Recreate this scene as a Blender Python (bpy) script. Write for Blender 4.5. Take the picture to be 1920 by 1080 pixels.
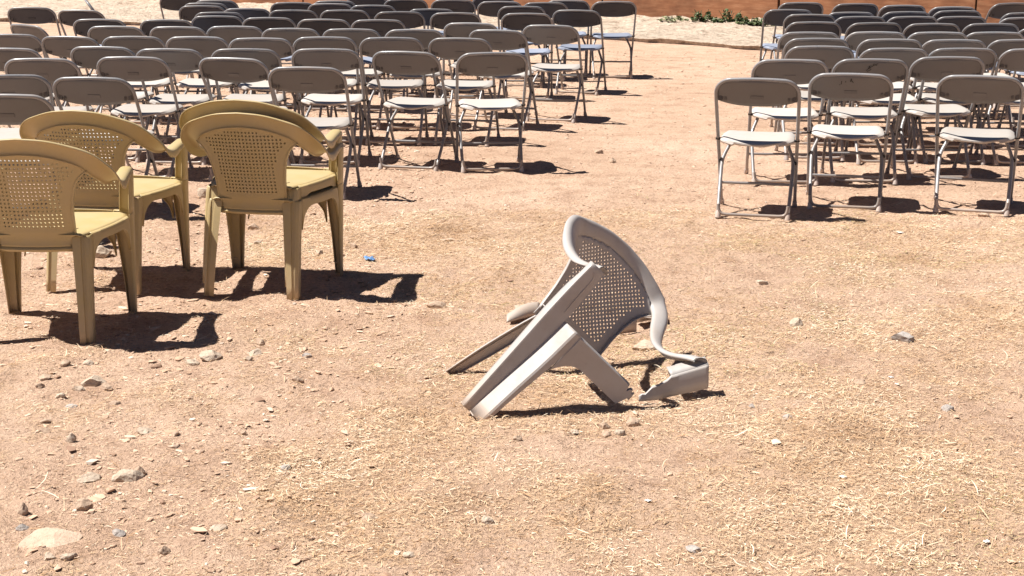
import bpy, bmesh, math, random
import numpy as np
from mathutils import Vector, Matrix, noise as mnoise

for o in list(bpy.data.objects): bpy.data.objects.remove(o)
S = bpy.context.scene
COL = S.collection
R = math.radians
random.seed(7); RNG = np.random.default_rng(11)

# ---------------------------------------------------------------- camera, world, sun, exposure
F_PX, CAM_H, PITCH = 2800.0, 1.6, R(14.08)
cam = bpy.data.cameras.new('camera'); cam.sensor_width = 36; cam.lens = F_PX / 1920 * 36
cam.clip_start = 0.05; cam.clip_end = 2000
camo = bpy.data.objects.new('camera', cam); COL.objects.link(camo)
camo.location = (0, 0, CAM_H); camo.rotation_euler = (R(90) - PITCH, 0, 0)
S.camera = camo

SUN_EL, SUN_AZ = 61.0, 270.0        # azimuth clockwise from +Y
W = bpy.data.worlds.new('World'); S.world = W; W.use_nodes = True
nt = W.node_tree; bg = nt.nodes['Background']
sky = nt.nodes.new('ShaderNodeTexSky'); sky.sky_type = 'NISHITA'; sky.sun_disc = False
sky.air_density = 0.30; sky.dust_density = 0.15; sky.sun_elevation = R(SUN_EL); sky.sun_rotation = R(SUN_AZ)
nt.links.new(sky.outputs[0], bg.inputs[0]); bg.inputs[1].default_value = 0.05
sl = bpy.data.lights.new('sun', 'SUN'); sl.energy = 5.0; sl.angle = R(0.5); sl.color = (1, .95, .88)
so = bpy.data.objects.new('sun', sl); COL.objects.link(so)
sd = Vector((math.sin(R(SUN_AZ)) * math.cos(R(SUN_EL)), math.cos(R(SUN_AZ)) * math.cos(R(SUN_EL)), math.sin(R(SUN_EL))))
so.rotation_euler = sd.to_track_quat('Z', 'Y').to_euler()
S.view_settings.view_transform = 'Standard'; S.view_settings.look = 'None'
S.view_settings.exposure = 0.89; S.view_settings.gamma = 1
S.view_settings.use_curve_mapping = False

# ---------------------------------------------------------------- helpers
cp, sp = math.cos(PITCH), math.sin(PITCH)
def at(px, py, z=0.0):
    """pixel of the 1920x1080 photograph -> world point at height z"""
    dx = (px - 960) / F_PX; dv = (540 - py) / F_PX
    d = Vector((dx, cp + dv * sp, -sp + dv * cp)); t = (z - CAM_H) / d.z
    return Vector((0, 0, CAM_H)) + d * t

def vnoise(x, y, seed=0):
    xi = np.floor(x).astype(np.int64); yi = np.floor(y).astype(np.int64)
    fx = x - xi; fy = y - yi; fx = fx*fx*(3-2*fx); fy = fy*fy*(3-2*fy)
    def h(a, b):
        n = (a*374761393 + b*668265263 + seed*1442695041) & 0xffffffff
        n = ((n ^ (n >> 13)) * 1274126177) & 0xffffffff
        return ((n ^ (n >> 16)) & 0xffff) / 65535.0
    return (h(xi, yi)*(1-fx)+h(xi+1, yi)*fx)*(1-fy) + (h(xi, yi+1)*(1-fx)+h(xi+1, yi+1)*fx)*fy
def fbm(x, y, f, octv=4, seed=0, g=.5):
    s = 0; a = 1; t = 0
    for k in range(octv):
        s = s + a*vnoise(x*f, y*f, seed+k*17); t += a; a *= g; f *= 2.03
    return s/t
def ground_h(x, y):
    x = np.asarray(x, float); y = np.asarray(y, float)
    h = (fbm(x, y, 1.1, 3, 3)-.5)*.026
    near = np.clip((12.5-y)/3, 0, 1)
    h = h + (fbm(x, y, 9, 3, 5)-.5)*.015*near + (fbm(x, y, 4.2, 2, 15)-.5)*.024*near
    k = fbm(x, y, 22, 2, 9); h = h + np.clip(k-.56, 0, 1)*.030*near
    return h - .004
STRAW_BEDS = [  # photo px centre, px radii, weight: matted straw (+) and trampled bare dirt (-)
 (800, 450, 260, 60, .75), (560, 470, 130, 45, .45), (1650, 450, 330, 45, .8), (1500, 590, 260, 55, .45), (1800, 620, 260, 70, .5),
 (900, 560, 90, 30, .45), (1050, 690, 160, 70, .7), (760, 700, 160, 35, .45), (800, 830, 210, 90, .75), (1000, 930, 220, 60, .6), (560, 620, 120, 40, .35),
 (1550, 850, 380, 120, .85), (1750, 1000, 300, 90, .8), (1250, 1040, 300, 60, .65), (620, 960, 190, 80, .7), (400, 740, 150, 40, .5), (300, 860, 120, 40, .2), (1350, 700, 150, 60, .45),
 (660, 600, 170, 40, -.45), (1130, 850, 190, 45, -.75), (1230, 480, 200, 40, -.45), (1380, 545, 120, 28, -.4), (200, 900, 260, 130, -.35), (470, 820, 110, 35, -.45),
 (100, 1000, 260, 90, -.5), (830, 960, 110, 35, -.35), (1480, 780, 110, 26, -.5), (1640, 545, 160, 22, -.4), (700, 1000, 120, 40, -.2), (350, 600, 160, 60, -.3), (1320, 940, 120, 30, -.35), (1700, 690, 150, 24, -.35)]
def _beds():
    out = []
    for px, py, rx, ry, w in STRAW_BEDS:
        c = at(px, py); e = at(px+rx, py); f = at(px, py-ry); out.append((c.x, c.y, abs(e.x-c.x), abs(f.y-c.y), w))
    return out
BEDS = _beds()
def straw_density(x, y):
    """0..1: how much dry straw lies on the dirt"""
    x = np.asarray(x, float); y = np.asarray(y, float)
    wx = x + (fbm(x, y, 2.2, 3, 62)-.5)*.45; wy = y + (fbm(x, y, 2.2, 3, 63)-.5)*.7
    d = (fbm(x, y, 2.6, 4, 44)-.5)*1.5 + (fbm(x, y, 14, 2, 47)-.5)*.9 + .10
    for cx, cy, rx, ry, w in BEDS: d = d + w*np.exp(-((wx-cx)/rx)**2-((wy-cy)/ry)**2)
    return np.clip(d - np.clip((y-8.1)/.6, 0, 1)*1.5, 0, 1)

def link(o, parent=None):
    COL.objects.link(o)
    if parent is not None: o.parent = parent
    return o
def mesh_np(name, verts, faces, mat=None, smooth=False, parent=None, sharp=None):
    me = bpy.data.meshes.new(name); me.from_pydata([tuple(v) for v in verts], [], faces); me.update()
    if mat: 
        for m in (mat if isinstance(mat, (list, tuple)) else [mat]): me.materials.append(m)
    if smooth:
        me.polygons.foreach_set('use_smooth', [True]*len(me.polygons))
        if sharp: me.set_sharp_from_angle(angle=R(sharp))
    return link(bpy.data.objects.new(name, me), parent)
def big_mesh(name, V, Q, mat, smooth=False, attr=None):
    """V (n,3), Q (m,4) arrays"""
    me = bpy.data.meshes.new(name); k = Q.shape[1]
    me.vertices.add(len(V)); me.vertices.foreach_set('co', V.astype(np.float32).ravel())
    me.loops.add(Q.size); me.loops.foreach_set('vertex_index', Q.astype(np.int32).ravel())
    me.polygons.add(len(Q)); me.polygons.foreach_set('loop_start', (np.arange(len(Q))*k).astype(np.int32))
    if attr is not None:
        for n, a in attr.items():
            at_ = me.attributes.new(n, 'FLOAT', 'POINT'); at_.data.foreach_set('value', a.astype(np.float32))
    me.update(calc_edges=True); me.validate()
    me.polygons.foreach_set('use_smooth', [smooth]*len(me.polygons))
    me.materials.append(mat)
    return link(bpy.data.objects.new(name, me))
def empty(name, loc=(0, 0, 0), rz=0.0):
    o = bpy.data.objects.new(name, None); o.empty_display_size = .1
    o.location = loc; o.rotation_euler = (0, 0, rz); return link(o)
def tag(o, label=None, cat=None, group=None, kind=None):
    if label: o['label'] = label
    if cat: o['category'] = cat
    if group: o['group'] = group
    if kind: o['kind'] = kind
    return o
def children(o): return [c for c in bpy.data.objects if c.parent == o]
def copy_tree(o, parent=None, kids=None):
    c = o.copy(); COL.objects.link(c)
    if parent is not None: c.parent = parent
    for ch in (KIDS[o.name] if o.name in KIDS else children(o)): copy_tree(ch, c)
    return c
KIDS = {}
def remember(o):
    k = children(o); KIDS[o.name] = k
    for c in k: remember(c)

class MB:
    """collects geometry for one mesh"""
    def __init__(s): s.v = []; s.f = []; s.m = []
    def add(s, v, f, m=0):
        b = len(s.v); s.v += [tuple(p) for p in v]; s.f += [tuple(b+i for i in q) for q in f]; s.m += [m]*len(f)
    def grid(s, rows, m=0, close=False):
        n = len(rows[0]); b = len(s.v)
        for r in rows: s.v += [tuple(p) for p in r]
        for i in range(len(rows)-1):
            for j in range(n-1 if not close else n):
                a = b+i*n+j; c = b+i*n+(j+1) % n
                s.f.append((a, c, c+n, a+n)); s.m.append(m)
    def tube(s, pts, r, n=8, m=0, cap=True, flat=1.0):
        pts = [Vector(p) for p in pts]; rows = []
        rr = r if isinstance(r, (list, tuple)) else [r]*len(pts)
        up = Vector((0, 0, 1)); t0 = (pts[1]-pts[0]).normalized()
        if abs(t0.dot(up)) > .9: up = Vector((0, 1, 0))
        nrm = (up - t0*up.dot(t0)).normalized()
        for i, p in enumerate(pts):
            t = (pts[min(i+1, len(pts)-1)]-pts[max(i-1, 0)]).normalized()
            nrm = (nrm - t*nrm.dot(t)).normalized(); b = t.cross(nrm)
            rows.append([p + (nrm*math.cos(2*math.pi*k/n) + b*math.sin(2*math.pi*k/n)*flat)*rr[i] for k in range(n)])
        b0 = len(s.v); s.grid(rows, m, close=True)
        if cap:
            s.f.append(tuple(b0+k for k in range(n))[::-1]); s.m.append(m)
            e = b0+(len(pts)-1)*n; s.f.append(tuple(e+k for k in range(n))); s.m.append(m)
    def box(s, c, d, rot=None, m=0):
        v = []
        for x in (-.5, .5):
            for y in (-.5, .5):
                for z in (-.5, .5):
                    p = Vector((x*d[0], y*d[1], z*d[2]))
                    if rot: p = rot @ p
                    v.append(p+Vector(c))
        s.add(v, [(0, 1, 3, 2), (4, 6, 7, 5), (0, 4, 5, 1), (2, 3, 7, 6), (0, 2, 6, 4), (1, 5, 7, 3)], m)
    def build(s, name, mat, parent=None, smooth=True, sharp=35, thick=None, bevel=None, off=0.0, weld=True):
        o = mesh_np(name, s.v, s.f, mat, False, parent); me = o.data
        bm = bmesh.new(); bm.from_mesh(me)
        if weld: bmesh.ops.remove_doubles(bm, verts=bm.verts, dist=1e-5)
        bmesh.ops.recalc_face_normals(bm, faces=bm.faces) if thick is None else None
        bm.to_mesh(me); bm.free()
        if isinstance(mat, (list, tuple)) and not weld: me.polygons.foreach_set('material_index', s.m)
        if smooth:
            me.polygons.foreach_set('use_smooth', [True]*len(me.polygons)); me.set_sharp_from_angle(angle=R(sharp))
        if thick:
            md = o.modifiers.new('solid', 'SOLIDIFY'); md.thickness = thick; md.offset = off
        if bevel:
            md = o.modifiers.new('bevel', 'BEVEL'); md.width = bevel; md.segments = 2; md.limit_method = 'ANGLE'
        return o

def spline(pts, n):
    """Catmull-Rom through pts (tuples of any length) -> n samples"""
    P = np.array(pts, float); m = len(P)
    E = np.vstack([2*P[0]-P[1], P, 2*P[-1]-P[-2]]); out = []
    for t in np.linspace(0, m-1, n):
        i = min(int(t), m-2); u = t-i; a, b, c, d = E[i], E[i+1], E[i+2], E[i+3]
        out.append(.5*((2*b)+(-a+c)*u+(2*a-5*b+4*c-d)*u*u+(-a+3*b-3*c+d)*u**3))
    return np.array(out)

# ---------------------------------------------------------------- materials
def mat_new(name):
    m = bpy.data.materials.new(name); m.use_nodes = True
    return m, m.node_tree, m.node_tree.nodes['Principled BSDF']
def nd(nt, t, **kw):
    n = nt.nodes.new(t)
    for k, v in kw.items(): setattr(n, k, v)
    return n
def tex_noise(nt, scale, detail=4, rough=.55, coord='Object', dist=0):
    tc = nd(nt, 'ShaderNodeTexCoord'); n = nd(nt, 'ShaderNodeTexNoise')
    n.inputs['Scale'].default_value = scale; n.inputs['Detail'].default_value = detail
    n.inputs['Roughness'].default_value = rough; n.inputs['Distortion'].default_value = dist
    nt.links.new(tc.outputs[coord], n.inputs['Vector']); return n
def ramp(nt, src, stops):
    r = nd(nt, 'ShaderNodeValToRGB'); e = r.color_ramp.elements
    while len(e) < len(stops): e.new(.5)
    for i, (p, c) in enumerate(stops):
        e[i].position = p; e[i].color = (*c, 1) if len(c) == 3 else c
    nt.links.new(src, r.inputs[0]); return r
def mixc(nt, fac, a, b, mode='MIX'):
    m = nd(nt, 'ShaderNodeMix', data_type='RGBA', blend_type=mode)
    for s_, v in ((m.inputs[0], fac), (m.inputs[6], a), (m.inputs[7], b)):
        if hasattr(v, 'links'): nt.links.new(v, s_)
        elif isinstance(v, (int, float)): s_.default_value = v
        else: s_.default_value = (*v, 1)
    return m.outputs[2]
def bump(nt, b, h, strength, dist):
    n = nd(nt, 'ShaderNodeBump'); n.inputs['Strength'].default_value = strength; n.inputs['Distance'].default_value = dist
    nt.links.new(h, n.inputs['Height']); nt.links.new(n.outputs[0], b.inputs['Normal']); return n

def plastic(name, col, dirt, rough=.5, amount=.35, transl=0.0, spec=.4, vary=True):
    m, nt, b = mat_new(name)
    n1 = tex_noise(nt, 9, 6, .65); n2 = tex_noise(nt, 70, 4, .7)
    oi = nd(nt, 'ShaderNodeObjectInfo')
    if vary:
        mm_ = nd(nt, 'ShaderNodeMath', operation='MULTIPLY'); nt.links.new(oi.outputs['Random'], mm_.inputs[0]); mm_.inputs[1].default_value = 37.0
        va = nd(nt, 'ShaderNodeVectorMath', operation='ADD'); tc_ = nd(nt, 'ShaderNodeTexCoord')
        nt.links.new(tc_.outputs['Object'], va.inputs[0]); nt.links.new(mm_.outputs[0], va.inputs[1])
        nt.links.new(va.outputs[0], n1.inputs['Vector']); nt.links.new(va.outputs[0], n2.inputs['Vector'])
    r1 = ramp(nt, n1.outputs[0], [(.35, (0, 0, 0)), (.72, (1, 1, 1))])
    mul = nd(nt, 'ShaderNodeMath', operation='MULTIPLY'); nt.links.new(r1.outputs[0], mul.inputs[0]); mul.inputs[1].default_value = amount
    c = mixc(nt, mul.outputs[0], col, dirt)
    r2 = ramp(nt, n2.outputs[0], [(.58, (1, 1, 1)), (.74, (.80, .77, .74))])
    c = mixc(nt, .5, c, r2.outputs[0], 'MULTIPLY')
    # dust that has crept up from the ground
    tz = nd(nt, 'ShaderNodeTexCoord'); sx = nd(nt, 'ShaderNodeSeparateXYZ'); nt.links.new(tz.outputs['Object'], sx.inputs[0])
    mz = nd(nt, 'ShaderNodeMapRange'); nt.links.new(sx.outputs['Z'], mz.inputs[0])
    mz.inputs[1].default_value = .0; mz.inputs[2].default_value = .16; mz.inputs[3].default_value = 1.0; mz.inputs[4].default_value = 0
    md_ = nd(nt, 'ShaderNodeMath', operation='MULTIPLY'); nt.links.new(mz.outputs[0], md_.inputs[0]); nt.links.new(n1.outputs[0], md_.inputs[1])
    c = mixc(nt, md_.outputs[0], c, (.52, .37, .26))
    hv = nd(nt, 'ShaderNodeHueSaturation'); ma = nd(nt, 'ShaderNodeMapRange')
    ma.inputs[3].default_value = .82 if vary else 1; ma.inputs[4].default_value = 1.12 if vary else 1
    nt.links.new(oi.outputs['Random'], ma.inputs[0]); nt.links.new(ma.outputs[0], hv.inputs['Value'])
    nt.links.new(c, hv.inputs['Color']); nt.links.new(hv.outputs[0], b.inputs['Base Color'])
    rr = ramp(nt, n1.outputs[0], [(.3, (rough-.08,)*3), (.75, (rough+.18,)*3)]); nt.links.new(rr.outputs[0], b.inputs['Roughness'])
    b.inputs['Specular IOR Level'].default_value = spec
    bump(nt, b, n2.outputs[0], .12, .002)
    if transl > 0:
        out = nt.nodes['Material Output']; tr = nd(nt, 'ShaderNodeBsdfTranslucent'); mx = nd(nt, 'ShaderNodeMixShader')
        nt.links.new(hv.outputs[0], tr.inputs[0]); mx.inputs[0].default_value = transl
        nt.links.new(b.outputs[0], mx.inputs[1]); nt.links.new(tr.outputs[0], mx.inputs[2]); nt.links.new(mx.outputs[0], out.inputs[0])
    return m
M = {}
M['mustard'] = plastic('mustard_plastic', (.455, .350, .165), (.43, .345, .22), .40, .6, .0, .4, False)
M['taupe'] = plastic('taupe_plastic', (.42, .40, .39), (.36, .30, .25), .45, .5, 0, .4, False)
M['beige'] = plastic('beige_plastic', (.50, .47, .44), (.44, .36, .30), .45, .6)
M['beige_back_shaded'] = plastic('beige_shaded_plastic', (.140, .136, .138), (.15, .135, .125), .5, .35)  # darker copy of the beige, with the backrests' shade put into the colour
M['slate'] = plastic('slate_plastic', (.25, .285, .37), (.30, .28, .28), .5, .25)
M['slate_back_shaded'] = plastic('charcoal_shaded_plastic', (.030, .032, .044), (.048, .044, .05), .5, .35)  # dark backs of the slate chairs, their shade mixed into the colour
M['beige_tube'] = plastic('greige_enamel', (.25, .255, .27), (.30, .23, .18), .28, .35, 0, .5)
M['slate_tube'] = plastic('grey_enamel', (.20, .20, .21), (.27, .21, .17), .3, .35, 0, .5)
M['foot'] = plastic('grey_rubber', (.42, .42, .45), (.40, .33, .27), .6, .4)
M['black'] = plastic('black_rubber', (.02, .02, .022), (.06, .05, .04), .6, .4)

def ground_mat():
    m, nt, b = mat_new('sunbaked_dirt')
    A = nd(nt, 'ShaderNodeAttribute'); A.attribute_name = 'straw'
    n0 = tex_noise(nt, .55, 5, .6); n1 = tex_noise(nt, 5, 6, .62); n2 = tex_noise(nt, 60, 5, .7); n3 = tex_noise(nt, 210, 3, .7)
    base = ramp(nt, n0.outputs[0], [(.32, (.53, .36, .255)), (.5, (.60, .415, .30)), (.68, (.67, .48, .36))])
    c1 = ramp(nt, n1.outputs[0], [(.3, (.72, .66, .63)), (.5, (1, 1, 1)), (.72, (1.12, 1.13, 1.14))])
    c = mixc(nt, .8, base.outputs[0], c1.outputs[0], 'MULTIPLY')
    c2 = ramp(nt, n2.outputs[0], [(.32, (.52, .46, .42)), (.47, (.98, .98, .98)), (.66, (1.25, 1.25, 1.25))])
    c = mixc(nt, .75, c, c2.outputs[0], 'MULTIPLY')
    # straw dust where straw lies
    sd_ = ramp(nt, n3.outputs[0], [(.3, (.34, .20, .11)), (.5, (.54, .37, .22)), (.7, (.72, .55, .36))])
    mm = nd(nt, 'ShaderNodeMath', operation='MULTIPLY'); nt.links.new(A.outputs['Fac'], mm.inputs[0]); mm.inputs[1].default_value = .42
    c = mixc(nt, mm.outputs[0], c, sd_.outputs[0])
    # pale chips
    vo = nd(nt, 'ShaderNodeTexVoronoi'); vo.inputs['Scale'].default_value = 38; tc = nd(nt, 'ShaderNodeTexCoord')
    nt.links.new(tc.outputs['Object'], vo.inputs['Vector'])
    vr = ramp(nt, vo.outputs['Distance'], [(.0, (1, 1, 1)), (.13, (1, 1, 1)), (.18, (0, 0, 0))])
    sel = ramp(nt, vo.outputs['Color'], [(.72, (0, 0, 0)), (.76, (1, 1, 1))])
    m3 = nd(nt, 'ShaderNodeMath', operation='MULTIPLY'); nt.links.new(vr.outputs[0], m3.inputs[0]); nt.links.new(sel.outputs[0], m3.inputs[1])
    m4 = nd(nt, 'ShaderNodeMath', operation='MULTIPLY'); nt.links.new(m3.outputs[0], m4.inputs[0]); m4.inputs[1].default_value = .55
    c = mixc(nt, m4.outputs[0], c, (.72, .58, .44))
    nt.links.new(c, b.inputs['Base Color'])
    b.inputs['Roughness'].default_value = .95; b.inputs['Specular IOR Level'].default_value = .1
    ad = nd(nt, 'ShaderNodeMath', operation='MULTIPLY_ADD'); nt.links.new(n3.outputs[0], ad.inputs[0]); ad.inputs[1].default_value = .35
    nt.links.new(n2.outputs[0], ad.inputs[2])
    ad2 = nd(nt, 'ShaderNodeMath', operation='MULTIPLY_ADD'); nt.links.new(m3.outputs[0], ad2.inputs[0]); ad2.inputs[1].default_value = .25
    nt.links.new(ad.outputs[0], ad2.inputs[2])
    bump(nt, b, ad2.outputs[0], 1.0, .022)
    return m
M['ground'] = ground_mat()

def rubble_mat():
    m, nt, b = mat_new('pale_rubble')
    n1 = tex_noise(nt, 3, 6, .65); n2 = tex_noise(nt, 13, 7, .72)
    c = ramp(nt, n1.outputs[0], [(.35, (.56, .44, .34)), (.6, (.70, .585, .47))])
    c2 = ramp(nt, n2.outputs[0], [(.36, (.50, .42, .36)), (.48, (.95, .93, .9)), (.62, (1.2, 1.2, 1.2))])
    nt.links.new(mixc(nt, .9, c.outputs[0], c2.outputs[0], 'MULTIPLY'), b.inputs['Base Color'])
    b.inputs['Roughness'].default_value = .95; bump(nt, b, n2.outputs[0], 1.0, .09)
    return m
M['rubble'] = rubble_mat()

def attr_mat(name, stops, rough=.8, transl=0):
    m, nt, b = mat_new(name); A = nd(nt, 'ShaderNodeAttribute'); A.attribute_name = 'tone'
    r = ramp(nt, A.outputs['Fac'], stops); nt.links.new(r.outputs[0], b.inputs['Base Color'])
    b.inputs['Roughness'].default_value = rough; b.inputs['Specular IOR Level'].default_value = .2
    return m
M['straw'] = attr_mat('dry_straw', [(0, (.22, .12, .055)), (.2, (.42, .255, .14)), (.5, (.59, .41, .255)), (.8, (.72, .56, .39)), (.97, (.84, .75, .60)), (1, (.36, .31, .14))])
M['pebble'] = attr_mat('pebbles', [(0, (.27, .17, .12)), (.3, (.46, .31, .215)), (.75, (.57, .41, .30)), (1, (.66, .56, .46))], .9)
def stone_mat(name, a, b_):
    m, nt, b = mat_new(name); n1 = tex_noise(nt, 22, 6, .7); n2 = tex_noise(nt, 120, 4, .7)
    c = ramp(nt, n1.outputs[0], [(.35, a), (.65, b_)])
    c2 = ramp(nt, n2.outputs[0], [(.3, (.7, .66, .62)), (.5, (1, 1, 1))])
    nt.links.new(mixc(nt, .8, c.outputs[0], c2.outputs[0], 'MULTIPLY'), b.inputs['Base Color'])
    b.inputs['Roughness'].default_value = .9; bump(nt, b, n2.outputs[0], .6, .006); return m
M['stone_pale'] = stone_mat('pale_limestone', (.42, .32, .24), (.56, .46, .36))
M['stone_tan'] = stone_mat('tan_stone', (.36, .25, .18), (.50, .37, .27))
M['stone_dusty'] = stone_mat('dusty_slab', (.50, .36, .265), (.58, .44, .33))
M['stone_grey'] = stone_mat('grey_stone', (.33, .30, .28), (.47, .42, .38))

def board_mat():
    m, nt, b = mat_new('orange_board'); tc = nd(nt, 'ShaderNodeTexCoord'); mp = nd(nt, 'ShaderNodeMapping')
    mp.inputs['Scale'].default_value = (2.2, 2.2, 14); nt.links.new(tc.outputs['Object'], mp.inputs[0])
    n = nd(nt, 'ShaderNodeTexNoise'); n.inputs['Scale'].default_value = 1.6; n.inputs['Detail'].default_value = 7; n.inputs['Roughness'].default_value = .62
    nt.links.new(mp.outputs[0], n.inputs[0]); n2 = tex_noise(nt, 1.4, 5, .6)
    c = ramp(nt, n.outputs[0], [(.3, (.25, .10, .045)), (.5, (.34, .15, .07)), (.7, (.43, .22, .115))])
    c2 = ramp(nt, n2.outputs[0], [(.35, (.55, .50, .48)), (.6, (1.15, 1.12, 1.1))])
    nt.links.new(mixc(nt, .8, c.outputs[0], c2.outputs[0], 'MULTIPLY'), b.inputs['Base Color'])
    b.inputs['Roughness'].default_value = .75; bump(nt, b, n.outputs[0], .3, .01); return m
M['board'] = board_mat()
M['timber'] = stone_mat('dark_timber', (.05, .03, .02), (.12, .07, .04))
def leaf_mat():
    m, nt, b = mat_new('weed_leaf'); A = nd(nt, 'ShaderNodeAttribute'); A.attribute_name = 'tone'
    r = ramp(nt, A.outputs['Fac'], [(0, (.03, .065, .02)), (.5, (.085, .125, .045)), (1, (.24, .235, .12))])
    nt.links.new(r.outputs[0], b.inputs['Base Color']); b.inputs['Roughness'].default_value = .6; return m
M['leaf'] = leaf_mat()
def plain(name, col, rough=.5, alpha=None):
    m, nt, b = mat_new(name); n = tex_noise(nt, 40, 4, .6)
    c = ramp(nt, n.outputs[0], [(.35, tuple(x*.8 for x in col)), (.6, col)])
    nt.links.new(c.outputs[0], b.inputs['Base Color']); b.inputs['Roughness'].default_value = rough; return m
M['blue'] = plain('blue_wrapper', (.18, .34, .62), .3)
M['paper'] = plain('white_scrap', (.80, .78, .74), .6)

# ---------------------------------------------------------------- ground
def axis(lo, hi, step, far_lo, far_hi, g=1.16):
    c = list(np.arange(lo, hi+1e-6, step)); s = step
    while c[-1] < far_hi: s *= g; c.append(c[-1]+s)
    s = step; a = []
    x = lo
    while x > far_lo: s *= g; x -= s; a.append(x)
    return np.array(a[::-1]+c)
xs = axis(-2.9, 2.9, .017, -300, 300); ys = axis(3.25, 9.2, .017, -60, 500, 1.05)
X, Y = np.meshgrid(xs, ys); Z = ground_h(X, Y)
nx, ny = len(xs), len(ys); idx = np.arange(nx*ny).reshape(ny, nx)
Q = np.stack([idx[:-1, :-1], idx[:-1, 1:], idx[1:, 1:], idx[1:, :-1]], -1).reshape(-1, 4)
g = big_mesh('ground', np.stack([X, Y, Z], -1).reshape(-1, 3), Q, M['ground'], True, {'straw': straw_density(X, Y).ravel()})
tag(g, kind='structure')

# raised pale walkway in front of the boards (its edge follows the low broken kerb)
kerb = [(-16, 26.2), (-11, 24.4), (-7.8, 23.1), (-5.7, 22.4), (-2.5, 21.2), (0.3, 20.1), (1.65, 19.42), (3.08, 18.1), (4.6, 16.9), (7, 15.6), (13, 12.6)]
wall_pts = [at(480, 13), at(1240, 38), at(1430, 46), at(1880, 63)]
wdir = (wall_pts[2]-wall_pts[0]); wdir.z = 0; wdir.normalize()
w0 = wall_pts[1].copy(); w0.z = 0
def wall_at(s): return w0 + wdir*s
kp = spline(kerb, 260); rows = []
nrm = Vector((-wdir.y, wdir.x, 0))
for i, (x, y) in enumerate(kp):
    jit = (fbm(np.array(x*1.), np.array(0.), 4, 3, 77)-.5)*.16
    p = Vector((x, y+jit, 0)); lip = .052 + (fbm(np.array(x*1.), np.array(3.), 3, 3, 79)-.5)*.05
    s = (p-w0).dot(wdir); q = wall_at(s) + nrm*1.0
    row = [p+Vector((0, .03, -.05)), p+Vector((0, .02, lip*.5)), p+Vector((0, -.015, lip*.9)), p+Vector((0, .03, lip))]
    for k in range(1, 26):
        t = k/25; v = p.lerp(q, t); h = lip + (fbm(np.array(v.x), np.array(v.y), 3.5, 4, 81)-.5)*.13*min(1, t*8)
        row.append(Vector((v.x, v.y, float(h))))
    rows.append(row)
mb = MB(); mb.grid(rows); pth = mb.build('walkway', M['rubble'], smooth=True, sharp=50); tag(pth, kind='structure')

# board hoarding behind: each sheet its own part
hb = empty('board_hoarding', w0, math.atan2(wdir.y, wdir.x))
tag(hb, 'long low hoarding of orange-brown boards closing the yard behind the chairs', 'hoarding')
joint0 = (at(1449, 47)-w0).dot(wdir); pw = 2.86
for k in range(-7, 4):
    a = joint0 + k*pw + (.012 if k != 0 else .03); b_ = joint0+(k+1)*pw - .01
    m_ = MB(); m_.box(((a+b_)/2, (.012 if k % 2 else 0)+.03, .62), (b_-a, .03, 1.24)); m_.build('board', M['board'], hb, smooth=False, bevel=.004)
for k in range(-7, 5):
    m_ = MB(); m_.box((joint0+k*pw, .12, .62), (.10, .09, 1.3)); m_.build('post', M['timber'], hb, smooth=False, bevel=.004)

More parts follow.
